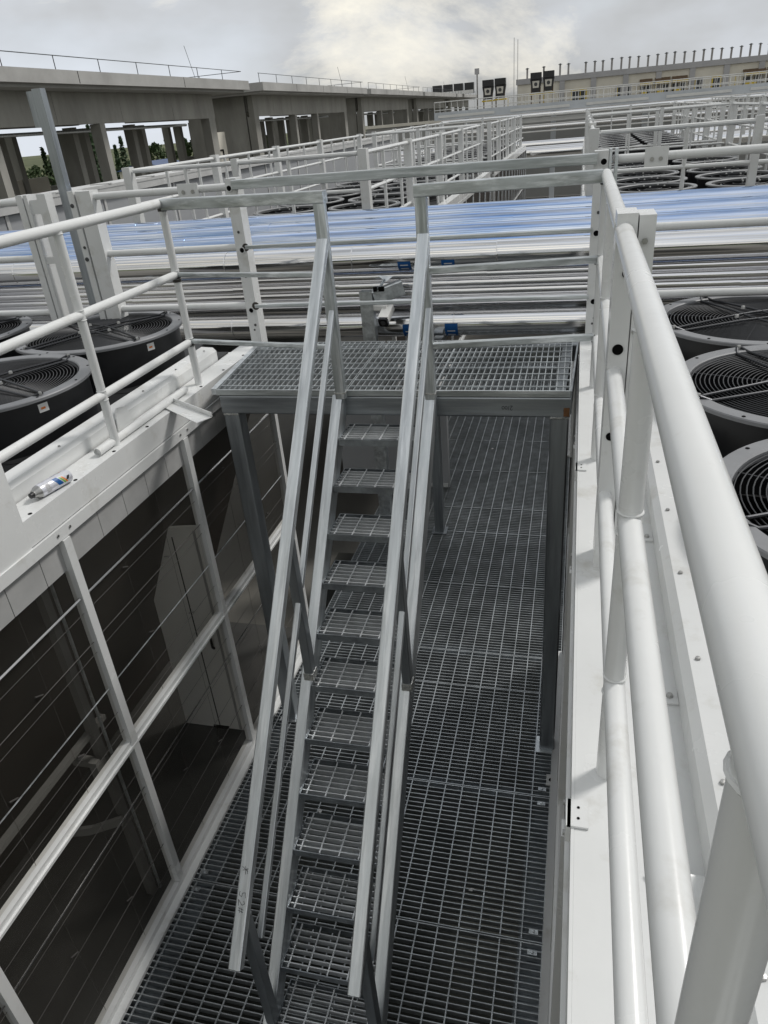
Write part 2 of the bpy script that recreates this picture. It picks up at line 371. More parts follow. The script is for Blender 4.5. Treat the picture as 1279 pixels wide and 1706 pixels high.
# ------------------------------------------------------------------ coolers
def cooler(label, xw, sd, y0, y1, fan_ys, near, fan_rows=(.88, 1.95), width=2.83, open_screen=False, mem=None, sill=(.14, .25), rots=None, stickers=None, sill_end=None):
    t = thing('cooler_unit', label, 'cooler', (xw + sd * width / 2, (y0 + y1) / 2, 0), 'rooftop cooling units')
    X = lambda d: xw + sd * d
    # top channel and frame
    part('top_channel', MB().box(X(0), X(.006), y0, y1, 2.205, 2.311).box(X(.0062), X(.13), y0, y1, 2.303, 2.310), 'white', t)
    part('frame_rail', MB().box(X(-.008), X(.04), y0, y1, 2.150, 2.200), 'white', t)
    part('frame_rail', MB().box(X(-.006), X(.035), y0, y1, 1.045, 1.075).box(X(-.016), X(-.006), y0, y1, 1.036, 1.049), 'white', t)
    part('frame_rail', MB().box(X(-.012), X(.04), y0, y1, .0, .055).box(X(-.05), X(-.0122), y0, y1, .002, .022), 'white', t)
    part('deck', MB().box(X(.135), X(width), y0, y1, 2.225, 2.238), 'deck_shade' if not near else 'white', t)  # far decks are coloured dark for the shadow under their fans
    part('far_side', MB().box(X(width - .01), X(width), y0, y1, .0, 2.22), 'grey_panel', t)
    if near:
        ye = sill_end or y1 - .02
        s0, s1 = sill
        part('sill_beam', MB().prism([(X(s0), y0, 2.245), (X(s0), y0, 2.365), (X(s0 + .018), y0, 2.385), (X(s1 - .02), y0, 2.39), (X(s1), y0, 2.375), (X(s1), y0, 2.245)], (0, ye - y0, 0)), 'white', t)
        b = MB(); y = y0 + .3; k = 0
        while y < ye - .05:
            b.lathe([(0, .004), (.005, .0035), (.006, 0)], 8, (X(s0 + .035), y, 2.388)); b.lathe([(0, .004), (.005, .0035), (.006, 0)], 8, (X(s1 - .03), y, 2.388)) if sd > 0 else 0
            y += .34
        part('sill_screws', b, 'bolt', t, 'stuff')
        part('fan_shadow', MB().box(X(s1 + .01), X(width - .2), y0, y1 - .02, 2.24, 2.247), 'deck_shade', t)  # added dark sheet, paints the fans' shadow over the white deck
        b = MB(); y = y0 + .13
        while y < y1 - .05:
            b.disc((X(.018), y, 2.3105), .008, (0, 0, 1), .0012, 10); y += .28
        if sd < 0: part('bolt_holes', b, 'hole', t, 'stuff')
    mem = mem or [y0 + .03 + i * (y1 - y0 - .06) / max(1, round((y1 - y0) / .985)) for i in range(round((y1 - y0) / .985) + 1)]
    for y in mem:
        part('mullion', MB().box(X(-.014), X(.03), y - .021, y + .021, .058, 2.147), 'white', t)
        if near:
            part('mullion_bolts', MB().disc((X(-.0082), y - .035, 2.178), .006, (-sd, 0, 0), .004, 8).disc((X(-.0082), y + .04, 2.178), .006, (-sd, 0, 0), .004, 8), 'bolt', t, 'stuff')
    for a, b in zip(mem, mem[1:]):
        for z0, z1 in ((.06, 1.035), (1.08, 2.008 if open_screen else 2.148)):
            part('screen', MB().add([(X(.012), a + .022, z0), (X(.012), b - .022, z0), (X(.012), b - .022, z1), (X(.012), a + .022, z1)], [(0, 1, 2, 3)]), 'screen' if open_screen else 'coil', t)
        if not near:
            part('brace', MB().tube((X(-.01), a + .05, .3), (X(-.01), b - .05, 2.1), .008, 6), 'galv', t)
    if open_screen:
        part('coil_bank', MB().prism([(X(.10), y0, 2.04), (X(.95), y0, .04), (X(1.05), y0, .04), (X(.2), y0, 2.04)], (0, y1 - y0, 0)), 'coil', t)
        part('base_pan', MB().box(X(.05), X(1.2), y0, y1, .005, .02), 'interior', t)
        y = y0 + .04
        while y < y1 - .1:
            part('header_plate', MB().box(X(.014), X(.02), y, y + .186, 2.012, 2.149), 'band', t); y += .19
        for a, b in zip(mem, mem[1:]):
            for z, r, m_ in ((1.872, .0075, 'steel_strip'), (1.80, .0012, 'wire'), (1.655, .002, 'wire'), (1.60, .0012, 'wire'), (1.40, .003, 'galv'), (1.255, .0012, 'wire'), (1.15, .0012, 'wire'), (.885, .0012, 'wire'), (.775, .0042, 'steel_strip'), (.735, .0012, 'wire'), (.52, .0012, 'wire'), (.36, .0022, 'wire'), (.20, .0012, 'wire')):
                d = .004 if r > .004 else .008
                part('tension_wire', MB().tube((X(d - .004), a + .024, z), (X(d - .004), b - .024, z + random.uniform(-.004, .004)), r, 6), m_, t)
            for q in (.33, .68):
                part('vertical_wire', MB().tube((X(.02), a + (b - a) * q, .06), (X(.02), a + (b - a) * q, 2.0), .001, 4), 'wire', t)
            c = MB()
            for q, z in ((.3, 1.81), (.62, 1.665), (.35, 1.41), (.7, 1.265), (.3, .53), (.66, .37)):
                yy = a + (b - a) * q; c.bar((X(.004), yy - .018, z + .02), (X(.004), yy + .02, z), .006, .004)
            part('wire_clips', c, 'wire', t, 'stuff')
        for y in mem:
            if y > 2.5: continue
            part('inner_post', MB().box(X(.105), X(.14), y - .10, y - .06, .03, 2.0), 'inner_dark', t)
            part('inner_post', MB().box(X(.085), X(.095), y - .055, y - .045, .03, 2.0), 'galv', t)
            part('bracket_arm', MB().box(X(.10), X(.26), y - .12, y - .085, .98, 1.02).box(X(.10), X(.14), y - .15, y - .12, .93, 1.05), 'interior_panel', t)
            part('bracket_arm', MB().prism([(X(.11), y - .12, .60), (X(.24), y - .20, .60), (X(.27), y - .26, .66), (X(.27), y - .26, .70), (X(.22), y - .19, .645), (X(.11), y - .12, .65)], (0, .02, 0)), 'interior_panel', t)
        part('inner_rail', MB().box(X(.12), X(.15), y0, 2.05, 1.16, 1.185), 'inner_dark', t)
        dp = part('partition_door', MB().prism([(X(.085), 3.10, .03), (X(.515), 3.10, .03), (X(.50), 3.10, 1.04), (X(.275), 3.10, 1.56), (X(.085), 3.10, 1.58)], (0, .02, 0)), 'door_panel', t)
        part('seam', MB().box(X(.262), X(.268), 3.096, 3.0995, .04, 1.5), 'interior', dp)
        part('edge_trim', MB().box(X(.11), X(.125), 3.094, 3.0995, .04, 1.55), 'band', dp)
        part('handle', MB().path([(X(.16), 3.085, .86), (X(.16), 3.07, .84), (X(.16), 3.07, .74), (X(.16), 3.085, .72)], .008, 6), 'hole', dp)
        part('hinge', MB().box(X(.2), X(.31), 3.092, 3.0995, .03, .05), 'hole', dp)
    for ri, d in enumerate(fan_rows):
        for i, y in enumerate(fan_ys):
            fan(t, X(d), y, 2.5, (rots[i % len(rots)] if rots else random.uniform(0, 1.5)), (stickers or {}).get((ri, i)), far=not near)
    return t
memL = [-.9, .06, 1.045, 2.03, 3.02, 4.15]
CL = cooler('white cooling unit left of the stair with dark screened side and black fans', -1.89, -1, -1.0, 4.2, [3.80, 2.83, 1.86, .89], True, (.88, 1.98), open_screen=True, mem=memL, rots=[.25, .42, .3], stickers={(0, 0): R(-22), (0, 1): R(-22)}, sill_end=3.80)
CR = cooler('white cooling unit right of the stair with black fans behind the nearest railing', .035, 1, -1.0, 4.2, [3.82, 2.86, 1.90, .94], True, (.83, 1.90), mem=memL, sill=(.225, .33), rots=[1.25, 1.2, 1.1, .9])
part('walk_strip', MB().box(.16, .262, .845, 4.19, 2.288, 2.297), 'white', CR)
part('walk_strip', MB().box(.16, .262, -1, .775, 2.28, 2.289), 'white', CR)
part('stiffener', MB().prism([(.165, .775, 2.285), (.262, .775, 2.285), (.262, .845, 2.318), (.25, .845, 2.325), (.165, .845, 2.325)], (0, .006, 0)), 'white', CR)
for y in (1.72, 1.072): part('deck_plug', MB().disc((.215, y, 2.297), .0165, (0, 0, 1), .002, 20), 'hole', CR)
for y in (2.0, 1.305):
    tb = part('deck_tab', MB().box(.232, .2595, y - .022, y + .022, 2.2975, 2.303), 'white', CR)
    part('tab_bolt', MB().lathe([(0, .008), (.006, .007), (.008, 0)], 8, (.242, y, 2.303)), 'bolt', tb)
for y in (2.46, .949):
    cl = part('joint_clip', MB().box(.028, .066, y - .03, y + .03, 2.311, 2.316).box(.026, .0345, y - .03, y + .03, 2.27, 2.316), 'white', CR)
    for q in (-.012, .012): part('clip_hole', MB().disc((.048, y + q, 2.3162), .0028, (0, 0, 1), .0008, 8), 'hole', cl)
cooler('cooling unit beyond the pipes on the left, nearest of the far left row', -1.9, -1, 7.6, 17.2, [8.08 + .965 * i for i in range(9)], False)
cooler('cooling unit beyond the pipes on the right, nearest of the far right row', .03, 1, 7.6, 17.2, [8.08 + .965 * i for i in range(9)], False, (.83, 1.90))
cooler('second cooling unit beyond the pipes on the left before the gallery', -1.9, -1, 18.0, 28.5, [18.6 + .965 * i for i in range(10)], False)
cooler('second cooling unit beyond the pipes on the right before the gallery', .03, 1, 18.0, 28.5, [18.6 + .965 * i for i in range(10)], False, (.83, 1.90))
cooler('cooling unit at the far right edge beyond the pipes, next to a caged walkway', 4.6, 1, 7.6, 17.2, [8.08 + .965 * i for i in range(9)], False)

# ------------------------------------------------------------------ white guard rails
def rail_panel(label, a, b, tubes, uprights, posts=(), post_w=(.06, .08), zb=2.31, group='white guard rails on the cooling units', r=.021, pz=3.25, m_='white', upr=.019, rn=14):
    """a,b: (x,y) ends; tubes: heights; uprights/posts: distance along the run"""
    A = Vector((*a, 0)); B = Vector((*b, 0)); d = (B - A).normalized()
    t = thing('guard_rail', label, 'railing', (a[0], a[1], zb), group)
    for i, z in enumerate(tubes):
        part('top_rail' if i == 0 else 'mid_rail', MB().tube(A + Vector((0, 0, z)), B + Vector((0, 0, z)), r if i == 0 else r * .9, rn), m_, t)
    for s in uprights:
        p = A + d * s; part('upright', MB().tube((p.x, p.y, zb), (p.x, p.y, tubes[0]), upr, rn), m_, t)
    if rn >= 14:
        wb = MB()
        for s in uprights:
            p = A + d * s
            for i, z in enumerate(tubes):
                for q in ((-1,) if i == 0 else (-1, 1)):
                    wb.ring((p.x, p.y, z + q * (r * .9 + .001)), upr + .0003, .0022, 20, 6)
        part('weld_beads', wb, m_, t, 'stuff')
    for s in posts:
        p = A + d * s; part('post', MB().bar((p.x, p.y, zb - .1), (p.x, p.y, pz), post_w[0], post_w[1], up=d, r=.006), m_, t)
    return t
TZ = (3.21, 2.88, 2.54)
rl = rail_panel('white tubular railing along the left unit, ending at the platform', (-1.94, 3.37), (-1.94, -.4), TZ, (0, .81, 2.35, 3.2))
part('post', MB().box(-1.975, -1.889, 1.66, 1.865, 2.19, 3.25), 'white', rl)
part('scorch_marks', kind='stuff', m='scorch', parent=rl, mb=MB().lathe([(.0225, -.014), (.0225, .012)], 12, (-1.94, 3.37, 3.19)).lathe([(.0215, -.025), (.0215, .012)], 12, (-1.94, 3.37, 2.87)).lathe([(.0215, -.012), (.0215, .02)], 12, (-1.94, 3.37, 2.53)))
rr = rail_panel('white railing panel on the right unit between its square posts and the platform', (.10, 3.34), (.10, 1.86), TZ, (0, .80))
part('post', MB().box(.083, .128, 1.80, 1.90, 2.19, 3.25), 'white', rr)
part('channel_post', MB().box(.131, .167, 1.80, 1.90, 2.235, 3.245), 'white', rr)
part('post_plugs', MB().disc((.105, 1.7995, 2.942), .013, (0, -1, 0), .002, 20).disc((.103, 1.7995, 2.714), .011, (0, -1, 0), .002, 20).disc((.112, 1.7995, 3.12), .010, (0, -1, 0), .002, 16), 'hole', rr, 'stuff')
part('post_bolts', MB().disc((.1455, 1.7995, 3.19), .007, (0, -1, 0), .006, 6).disc((.140, 1.7995, 2.985), .007, (0, -1, 0), .006, 6), 'bolt', rr, 'stuff')
part('scorch_marks', kind='stuff', m='scorch', parent=rr, mb=MB().lathe([(.0225, -.012), (.0225, .01)], 12, (.10, 3.34, 3.185)).lathe([(.021, -.012), (.021, .014)], 12, (.10, 3.34, 2.88)).lathe([(.021, -.02), (.021, .02)], 12, (.10, 3.34, 2.54)))
rail_panel('thick white tubular railing in the near foreground along the right edge', (.10, 1.80), (.10, -.75), TZ, (.74, 1.53, 2.3), rn=28)
# rails along the back edge of the near units
def back_rail(label, x_a, x_b, y, hole_x, sgn):
    A = min(x_a, x_b); B = max(x_a, x_b)
    t = thing('guard_rail', label, 'railing', (A, y, 2.31), 'white guard rails on the cooling units')
    for z in TZ: part('top_rail' if z == TZ[0] else 'mid_rail', MB().tube((A, y, z), (B, y, z), .021, 14), 'white', t)
    part('post', MB().box(hole_x - .034, hole_x + .034, y - .045, y + .045, 2.2, 3.255), 'white', t)
    for xx, zz in ((hole_x + .012 * sgn, 3.205), (hole_x - .005 * sgn, 2.87), (hole_x, 2.52)):
        tm = part('tube_end', MB().lathe([(.0145, .002), (.0145, -.006), (.0185, -.006), (.0185, .002)], 20, (xx, y - .046, zz), 'y'), 'white', t)
        part('tube_mouth', MB().disc((xx, y - .0455, zz), .0145, (0, -1, 0), .002, 18), 'hole', tm)
    part('bolt_holes', MB().disc((hole_x, y - .046, 2.97), .008, (0, -1, 0), .002, 10).disc((hole_x, y - .046, 2.72), .008, (0, -1, 0), .002, 10).disc((hole_x + .01, y - .046, 2.43), .008, (0, -1, 0), .002, 10).disc((hole_x, y - .046, 2.40), .006, (0, -1, 0), .002, 10), 'motor', t, 'stuff')
    return t
bl = back_rail('white railing across the back of the left unit in front of the pipes', -2.72, -1.93, 4.17, -1.915, -1)
part('post', MB().box(-2.98, -2.94, 4.12, 4.22, 2.2, 3.25), 'white', bl)
part('post', MB().box(-2.93, -2.83, 4.125, 4.215, 2.2, 3.245), 'white', bl)
part('post_bolts', MB().disc((-2.965, 4.119, 3.17), .012, (0, -1, 0), .004, 8).disc((-2.96, 4.119, 2.86), .013, (0, -1, 0), .004, 8).disc((-2.955, 4.119, 2.93), .009, (0, -1, 0), .004, 8), 'motor', bl, 'stuff')
part('clamp_plate', MB().box(-2.26, -2.13, 4.140, 4.147, 3.165, 3.245), 'white', bl)
part('clamp_bolts', MB().disc((-2.225, 4.1395, 3.20), .011, (0, -1, 0), .005, 8).disc((-2.165, 4.1395, 3.20), .011, (0, -1, 0), .005, 8), 'bolt', bl, 'stuff')
for i, z in enumerate(TZ): part('mid_rail', MB().tube((-2.84, 4.17, z), (-2.7, 4.17, z), .0205, 14), 'white', bl)
b2 = thing('guard_rail', 'white railing at the far left behind the fans with paired channel posts', 'railing', (-3.25, 4.12, 2.31), 'white guard rails on the cooling units')
for z in TZ: part('top_rail' if z == TZ[0] else 'mid_rail', MB().tube((-4.7, 4.12, z), (-3.26, 4.12, z), .021, 12), 'white', b2)
part('post', MB().box(-3.30, -3.255, 4.06, 4.15, 2.2, 3.25), 'white', b2)
part('post', MB().box(-3.245, -3.22, 4.06, 4.15, 2.2, 3.25), 'white', b2)
part('post', MB().box(-3.16, -3.10, 4.07, 4.14, 2.2, 3.25), 'white', b2)
part('tie_plate', MB().box(-3.22, -3.16, 4.075, 4.085, 3.14, 3.22).box(-3.22, -3.16, 4.075, 4.085, 2.85, 2.89), 'white', b2)
br = back_rail('white railing across the back of the right unit in front of the pipes', .15, 2.9, 4.17, .095, 1)
part('channel_post', MB().box(.132, .145, 4.13, 4.21, 2.2, 3.26).box(.160, .175, 4.13, 4.21, 2.2, 3.26), 'galv', br)
part('clamp_plate', MB().box(.30, .41, 4.140, 4.147, 3.165, 3.255), 'white', br)
part('clamp_bolts', MB().disc((.335, 4.1395, 3.20), .010, (0, -1, 0), .005, 8).disc((.375, 4.1395, 3.20), .010, (0, -1, 0), .005, 8), 'bolt', br, 'stuff')
# far units
def far_rails(side, xs, ya, yb, words, posts):
    n = yb - ya
    for x, wd in xs:
        rail_panel('white railing along the %s of the %s' % (wd, words), (x, ya), (x, yb), TZ, [.8 * i for i in range(1, int(n / .8) + 1) if all(abs(.8 * i - q) > .2 for q in posts)], posts, (.09, .10), rn=8)
    a, b = xs[0][0], xs[-1][0]
    for y, wd in ((ya, 'front'), (yb, 'back')):
        w_ = abs(b - a); s = 1 if b > a else -1
        rail_panel('white railing across the %s of the %s' % (wd, words), (a + .06 * s, y), (b - .06 * s, y), TZ, [w_ * q for q in (.28, .72)], [w_ * .5], (.07, .07), rn=8)
P4 = [0, 2.1, 4.3, 6.5, 9.2]
far_rails(-1, [(-2.05, 'right side'), (-4.62, 'left side')], 7.5, 17.0, 'first left unit past the pipes', P4)
far_rails(1, [(.10, 'left side'), (2.75, 'right side')], 7.7, 17.0, 'first right unit past the pipes', P4)
far_rails(-1, [(-2.0, 'right side'), (-4.62, 'left side')], 18.0, 28.3, 'second left unit past the pipes', P4)
far_rails(1, [(.10, 'left side'), (2.75, 'right side')], 18.0, 28.3, 'second right unit past the pipes', P4)
far_rails(1, [(4.7, 'left side'), (7.3, 'right side')], 7.7, 17.0, 'unit at the far right past the pipes', P4)
far_rails(1, [(4.7, 'left side'), (7.3, 'right side')], 20.0, 34, 'distant right walkway', P4)
far_rails(1, [(9.5, 'left side'), (12.2, 'right side')], 14.0, 34, 'rightmost distant walkway', P4)

# ------------------------------------------------------------------ platform
t = thing('steel_platform', 'galvanized steel platform with grating deck and rails between the two units', 'platform', (-.88, 3.7, 0))
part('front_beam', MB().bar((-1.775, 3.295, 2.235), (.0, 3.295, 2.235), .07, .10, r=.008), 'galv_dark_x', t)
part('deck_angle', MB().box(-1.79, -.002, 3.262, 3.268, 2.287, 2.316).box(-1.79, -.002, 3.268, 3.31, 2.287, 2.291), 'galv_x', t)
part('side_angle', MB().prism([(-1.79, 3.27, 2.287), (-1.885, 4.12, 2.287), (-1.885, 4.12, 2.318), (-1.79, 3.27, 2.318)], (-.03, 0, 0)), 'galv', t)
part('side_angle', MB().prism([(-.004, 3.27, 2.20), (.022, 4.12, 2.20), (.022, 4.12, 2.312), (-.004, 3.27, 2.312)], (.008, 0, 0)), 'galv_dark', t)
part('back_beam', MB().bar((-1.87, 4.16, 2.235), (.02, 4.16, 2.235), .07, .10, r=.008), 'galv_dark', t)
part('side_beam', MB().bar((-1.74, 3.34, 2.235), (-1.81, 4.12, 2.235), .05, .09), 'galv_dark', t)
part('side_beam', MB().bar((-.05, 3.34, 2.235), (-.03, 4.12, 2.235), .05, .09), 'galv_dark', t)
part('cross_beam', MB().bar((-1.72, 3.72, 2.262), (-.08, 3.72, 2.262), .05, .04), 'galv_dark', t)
for a, b, nm in ((-1.785, -1.09, 'a'), (-1.08, -.65, 'b'), (-.645, -.006, 'c')):
    gp = part('grating_panel', MB().box(a, b, 3.270, 3.275, 2.29, 2.315).box(a, b, 4.13, 4.135, 2.29, 2.315), 'galv_bar', t)
    m1 = MB(); n = round((b - a) / .030)
    for i in range(n + 1):
        x = a + (b - a) * i / n; m1.bar((x, 3.276, 2.3005), (x - (.095 * max(0, (-.95 - x)) / .84), 4.129, 2.3005), .0036, .026)
    part('bearing_bars', m1, 'galv_bar', gp, 'stuff', smooth=False)
    m2 = MB()
    for i in range(9):
        y = 3.33 + i * .094; xa = a - (.095 * (y - 3.27) / .86 if nm == 'a' else 0); m2.box(xa, b, y - .0032, y + .0032, 2.308, 2.316)
    part('cross_rods', m2, 'galv_bar', gp, 'stuff', smooth=False)
LEGW = .088
for x0 in (-1.772, -.092):
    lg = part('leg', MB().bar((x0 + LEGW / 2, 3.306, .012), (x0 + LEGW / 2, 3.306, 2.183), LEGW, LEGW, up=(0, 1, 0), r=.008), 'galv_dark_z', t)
    part('base_plate', MB().box(x0 - .02, x0 + LEGW + .02, 3.24, 3.37, .003, .012), 'galv', lg)
    wd = MB()
    for i in range(22):
        x = x0 + .004 + i * .0038; wd.lathe([(0, .0045), (.0035, .003), (.0042, -.002), (.003, -.005)], 6, (x, 3.2605 + random.uniform(-.001, .001), 2.184 + random.uniform(-.0015, .0015)))
    part('weld_bead', wd, 'weld', lg)
part('rust_patch', MB().box(-.030, -.003, 3.2585, 3.2592, 2.192, 2.235), 'rust', t)
# guard of the platform
PL, PR = -1.096, -.647
def gal(name, a, b, w_, h_, m_='galv_x', r=.004): return part(name, MB().bar(a, b, w_, h_, r=r), m_, t)
SP = 3.225
gal('top_rail', (-1.925, 3.36, 3.205), (PL + .028, SP, 3.205), .045, .05)
gal('mid_rail', (-1.92, 3.365, 2.88), (PL - .02, SP, 2.88), .022, .022); gal('mid_rail', (-1.92, 3.365, 2.545), (PL - .02, SP, 2.545), .022, .022)
gal('top_rail', (PR - .03, SP, 3.205), (.085, 3.335, 3.205), .045, .05)
gal('mid_rail', (PR + .02, SP, 2.88), (.085, 3.335, 2.88), .03, .03); gal('mid_rail', (PR + .02, SP, 2.545), (.085, 3.335, 2.545), .03, .03)
gal('top_rail', (-1.90, 4.12, 3.222), (.075, 4.12, 3.222), .045, .05)
gal('mid_rail', (-1.885, 4.125, 2.885), (.07, 4.125, 2.885), .022, .022); gal('mid_rail', (-1.885, 4.125, 2.545), (.07, 4.125, 2.545), .022, .022)
for x in (PL, PR):
    p = part('gate_post', MB().bar((x, SP, 2.292), (x, SP, 3.18), .05, .04, up=(0, 1, 0), r=.004), 'galv_z', t)
    part('weld_collar', MB().box(x - .027, x + .027, SP - .0215, SP + .0215, 2.316, 2.324), 'weld', p)
part('scorch_marks', MB().disc((-1.885, 4.1255, 2.885), .022, (0, -1, 0), .003, 10).disc((-1.882, 4.1255, 2.545), .024, (0, -1, 0), .003, 10), 'scorch', t, 'stuff')
# pencil figures on the beam (upside down, as written)
def strokes(mb, lines, o, ux, uy, s, r=.0012):
    o = Vector(o); ux = Vector(ux); uy = Vector(uy)
    for ln in lines: mb.path([o + ux * (p[0] * s) + uy * (p[1] * s) for p in ln], r, 5)
def circ(cx, cy, rx, ry): return [(cx + rx * math.cos(2 * math.pi * k / 9), cy + ry * math.sin(2 * math.pi * k / 9)) for k in range(10)]
mb = MB(); strokes(mb, [[(0, .8), (.25, 1), (.5, .8), (.4, .5), (0, 0), (.55, .05)], [(.95, 1), (.75, 0)], circ(1.35, .42, .24, .35), circ(2.0, .42, .26, .35)], (-.265, 3.2585, 2.243), (-1, 0, 0), (0, 0, -1), .022)
part('pencil_mark', mb, 'ink', t)

# ------------------------------------------------------------------ stair
SL = 1.165; d_s = Vector((0, 1, SL)).normalized(); n_s = Vector((0, -SL, 1)).normalized()
t = thing('steel_stair', 'steep galvanized stair with open grating treads and square handrails', 'stair', (-.87, 2.2, 0))
def on_line(c, y): return SL * y + c
def slope_bar(name, x, ya, yb, c, w_, h_, m_='galv_s', r=.005):
    off = n_s * (-h_ / 2)
    return part(name, MB().bar(Vector((x, ya, on_line(c, ya))) + off, Vector((x, yb, on_line(c, yb))) + off, w_, h_, up=n_s, r=r), m_, t)
SXL, SXR = -1.115, -.653
for x in (SXL, SXR):
    slope_bar('stringer', x, 1.28, 3.222, -1.446, .052, .10)
hr = []
for x in (SXL + .018, SXR + .012):
    hr.append(slope_bar('handrail', x, 1.285, 3.20, -.690, .050, .040))
    slope_bar('mid_rail', x + .006, 2.37, 3.205, -1.01, .026, .026); slope_bar('mid_rail', x + .006, 1.47, 2.33, -1.01, .026, .026)
    for y in (2.35, 1.425):
        part('baluster', MB().bar((x, y, on_line(-1.446, y) - .01), (x, y, on_line(-.690, y) - .06), .040, .05, up=(0, 1, 0), r=.004), 'galv_dark_z', t)
    part('weld_collar', MB().box(x - .023, x + .023, 2.322, 2.378, on_line(-1.446, 2.35) - .025, on_line(-1.446, 2.35) + .012), 'weld', t)
xa, xb = SXL + .027, SXR - .027
for k in range(1, 13):
    z = 2.309 - .1776 * k; y = (z + 1.446) / SL + .006
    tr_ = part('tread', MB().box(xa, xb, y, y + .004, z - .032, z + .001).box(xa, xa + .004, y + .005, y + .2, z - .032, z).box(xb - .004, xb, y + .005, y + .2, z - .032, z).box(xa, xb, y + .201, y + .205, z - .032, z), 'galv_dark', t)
    for i in range(1, 7):
        part('bearing_bar', MB().box(xa + .005, xb - .005, y + .0285 * i - .0024, y + .0285 * i + .0024, z - .028, z - .001), 'tread_bar', tr_, smooth=False)
    for i in range(5):
        xx = xa + .03 + i * .088
        part('cross_rod', MB().box(xx - .003, xx + .003, y + .006, y + .199, z - .006, z + .0012), 'tread_bar', tr_, smooth=False)
mb = MB(); o_ = Vector((SXL + .030, 1.46, on_line(-.690, 1.46))) + n_s * .0005
strokes(mb, [[(.9, 1), (.2, .9), (.3, .5), (.8, .4), (.6, 0), (.1, .1)], [(1.3, .8), (1.7, 1), (1.9, .6), (1.2, 0), (2.0, .1)], [(2.3, .1), (2.5, .9)], [(2.6, .1), (2.8, .9)], [(2.15, .35), (2.9, .4)], [(2.2, .65), (2.9, .7)]], o_ + Vector((-.026, 0, 0)), -d_s, Vector((1, 0, 0)), .026, .0009)
strokes(mb, [[(-3.2, 0), (-2.6, .9)], [(-3.0, 1), (-2.7, .1)], [(-3.3, .4), (-2.2, .6)], [(-3.1, .7), (-2.3, .9)]], o_ + Vector((-.026, 0, 0)), -d_s, Vector((1, 0, 0)), .026, .0008)
off = wl(hr[0]); part('marker_writing', mb, 'ink', t)

# ------------------------------------------------------------------ insulated pipes
def pipe(label, y, zc_, r, m_='alu', x0=-14, x1=9, joints=True, n=40, jit=0):
    t_ = thing('insulated_pipe', label, 'pipe', ((x0 + x1) / 2, y, zc_ - r), 'aluminium clad pipes behind the platform')
    xs = [x0]; 
    while xs[-1] < x1 - 1.2: xs.append(xs[-1] + random.uniform(.95, 1.25))
    xs.append(x1); prev = None
    for i, (a, b) in enumerate(zip(xs, xs[1:])):
        rr_ = r * (1 + .004 * (i % 2)); dz = random.uniform(-.0025, .0025); dz2 = random.uniform(-.0025, .0025)
        part('cladding', MB().tube((a, y, zc_ + dz), (b + .004, y, zc_ + dz2), rr_, n), m_, t_)
        if joints: part('swage', MB().lathe([(rr_ + .0003, -.006), (rr_ + .0022, -.003), (rr_ + .0022, .003), (rr_ + .0003, .006)], n, (b, y, zc_ + dz2), 'x'), m_, t_)
    return t_
PA = pipe('large silver clad pipe at the front of the upper pipe row', 6.22, 2.445, .105)
PB = pipe('lowest large silver clad pipe just above the platform edge', 6.22, 1.885, .108)
for i, wd in enumerate(('first', 'second', 'third', 'fourth')):
    pipe('blue tinted clad pipe in upper tier, %s behind the large front pipe' % wd, 6.47 + .25 * i, 2.465 + .055 * i, .105, 'alu_blue', joints=False, n=32)
for i, wd in enumerate(('topmost', 'second from the top', 'third from the top', 'lowest')):
    pipe('thin silver pipe between the large pipes, %s of four' % wd, 6.28 - .02 * (i % 2), 2.282 - .0715 * i, .041, 'alu_thin', joints=False, n=24)
for i, z in enumerate((2.23, 2.02)): pipe('silver pipe hidden behind the four thin pipes, %s of two' % ('upper', 'lower')[i], 6.47, z, .10, joints=False, n=28)
def band(parent, y, zc_, r, x, w_, a0, a1, bars, m_='blue'):
    v = []; n = 8
    for i in range(n + 1):
        a = R(a0 + (a1 - a0) * i / n)
        for xx in (x - w_ / 2, x + w_ / 2): v.append((xx, y - (r + .004) * math.cos(a), zc_ + (r + .004) * math.sin(a)))
    o = part('blue_tag', MB().add(v, [(2 * i, 2 * i + 1, 2 * i + 3, 2 * i + 2) for i in range(n)]), m_, parent)
    for q in bars:
        v = []
        for a in (a0 + (a1 - a0) * q - 2.5, a0 + (a1 - a0) * q + 2.5):
            for xx in (x - w_ * .3, x + w_ * .3): v.append((xx, y - (r + .006) * math.cos(R(a)), zc_ + (r + .006) * math.sin(R(a))))
        part('tag_line', MB().add(v, [(0, 1, 3, 2)]), 'label_white', o)
for x in (-1.40, -1.03):
    band(PA, 6.22, 2.445, .105, x, .11, -75, -10, (.75, .45, .2))
    band(PB, 6.22, 1.885, .108, x + .01, .11, -65, 10, (.55, .25))

# pipe supports under the rack
for x, y, wd in ((-1.15, 5.84, 'behind the stair'), (-4.2, 6.0, 'left of the gap'), (2.4, 6.0, 'right of the gap')):
    s_ = thing('pipe_support', 'dark steel pipe rack leg standing on the floor %s' % wd, 'support', (x, y, 0))
    part('leg', MB().bar((x, y, .012), (x, y, 1.70), .085, .085, up=(0, 1, 0), r=.006), 'galv_dark_z', s_)
    part('base_plate', MB().box(x - .07, x + .07, y - .07, y + .07, .002, .012), 'galv_dark', s_)
    part('bracket', MB().bar((x, y - .05, 1.73), (x, 7.3, 1.73), .08, .06), 'galv_dark', s_)

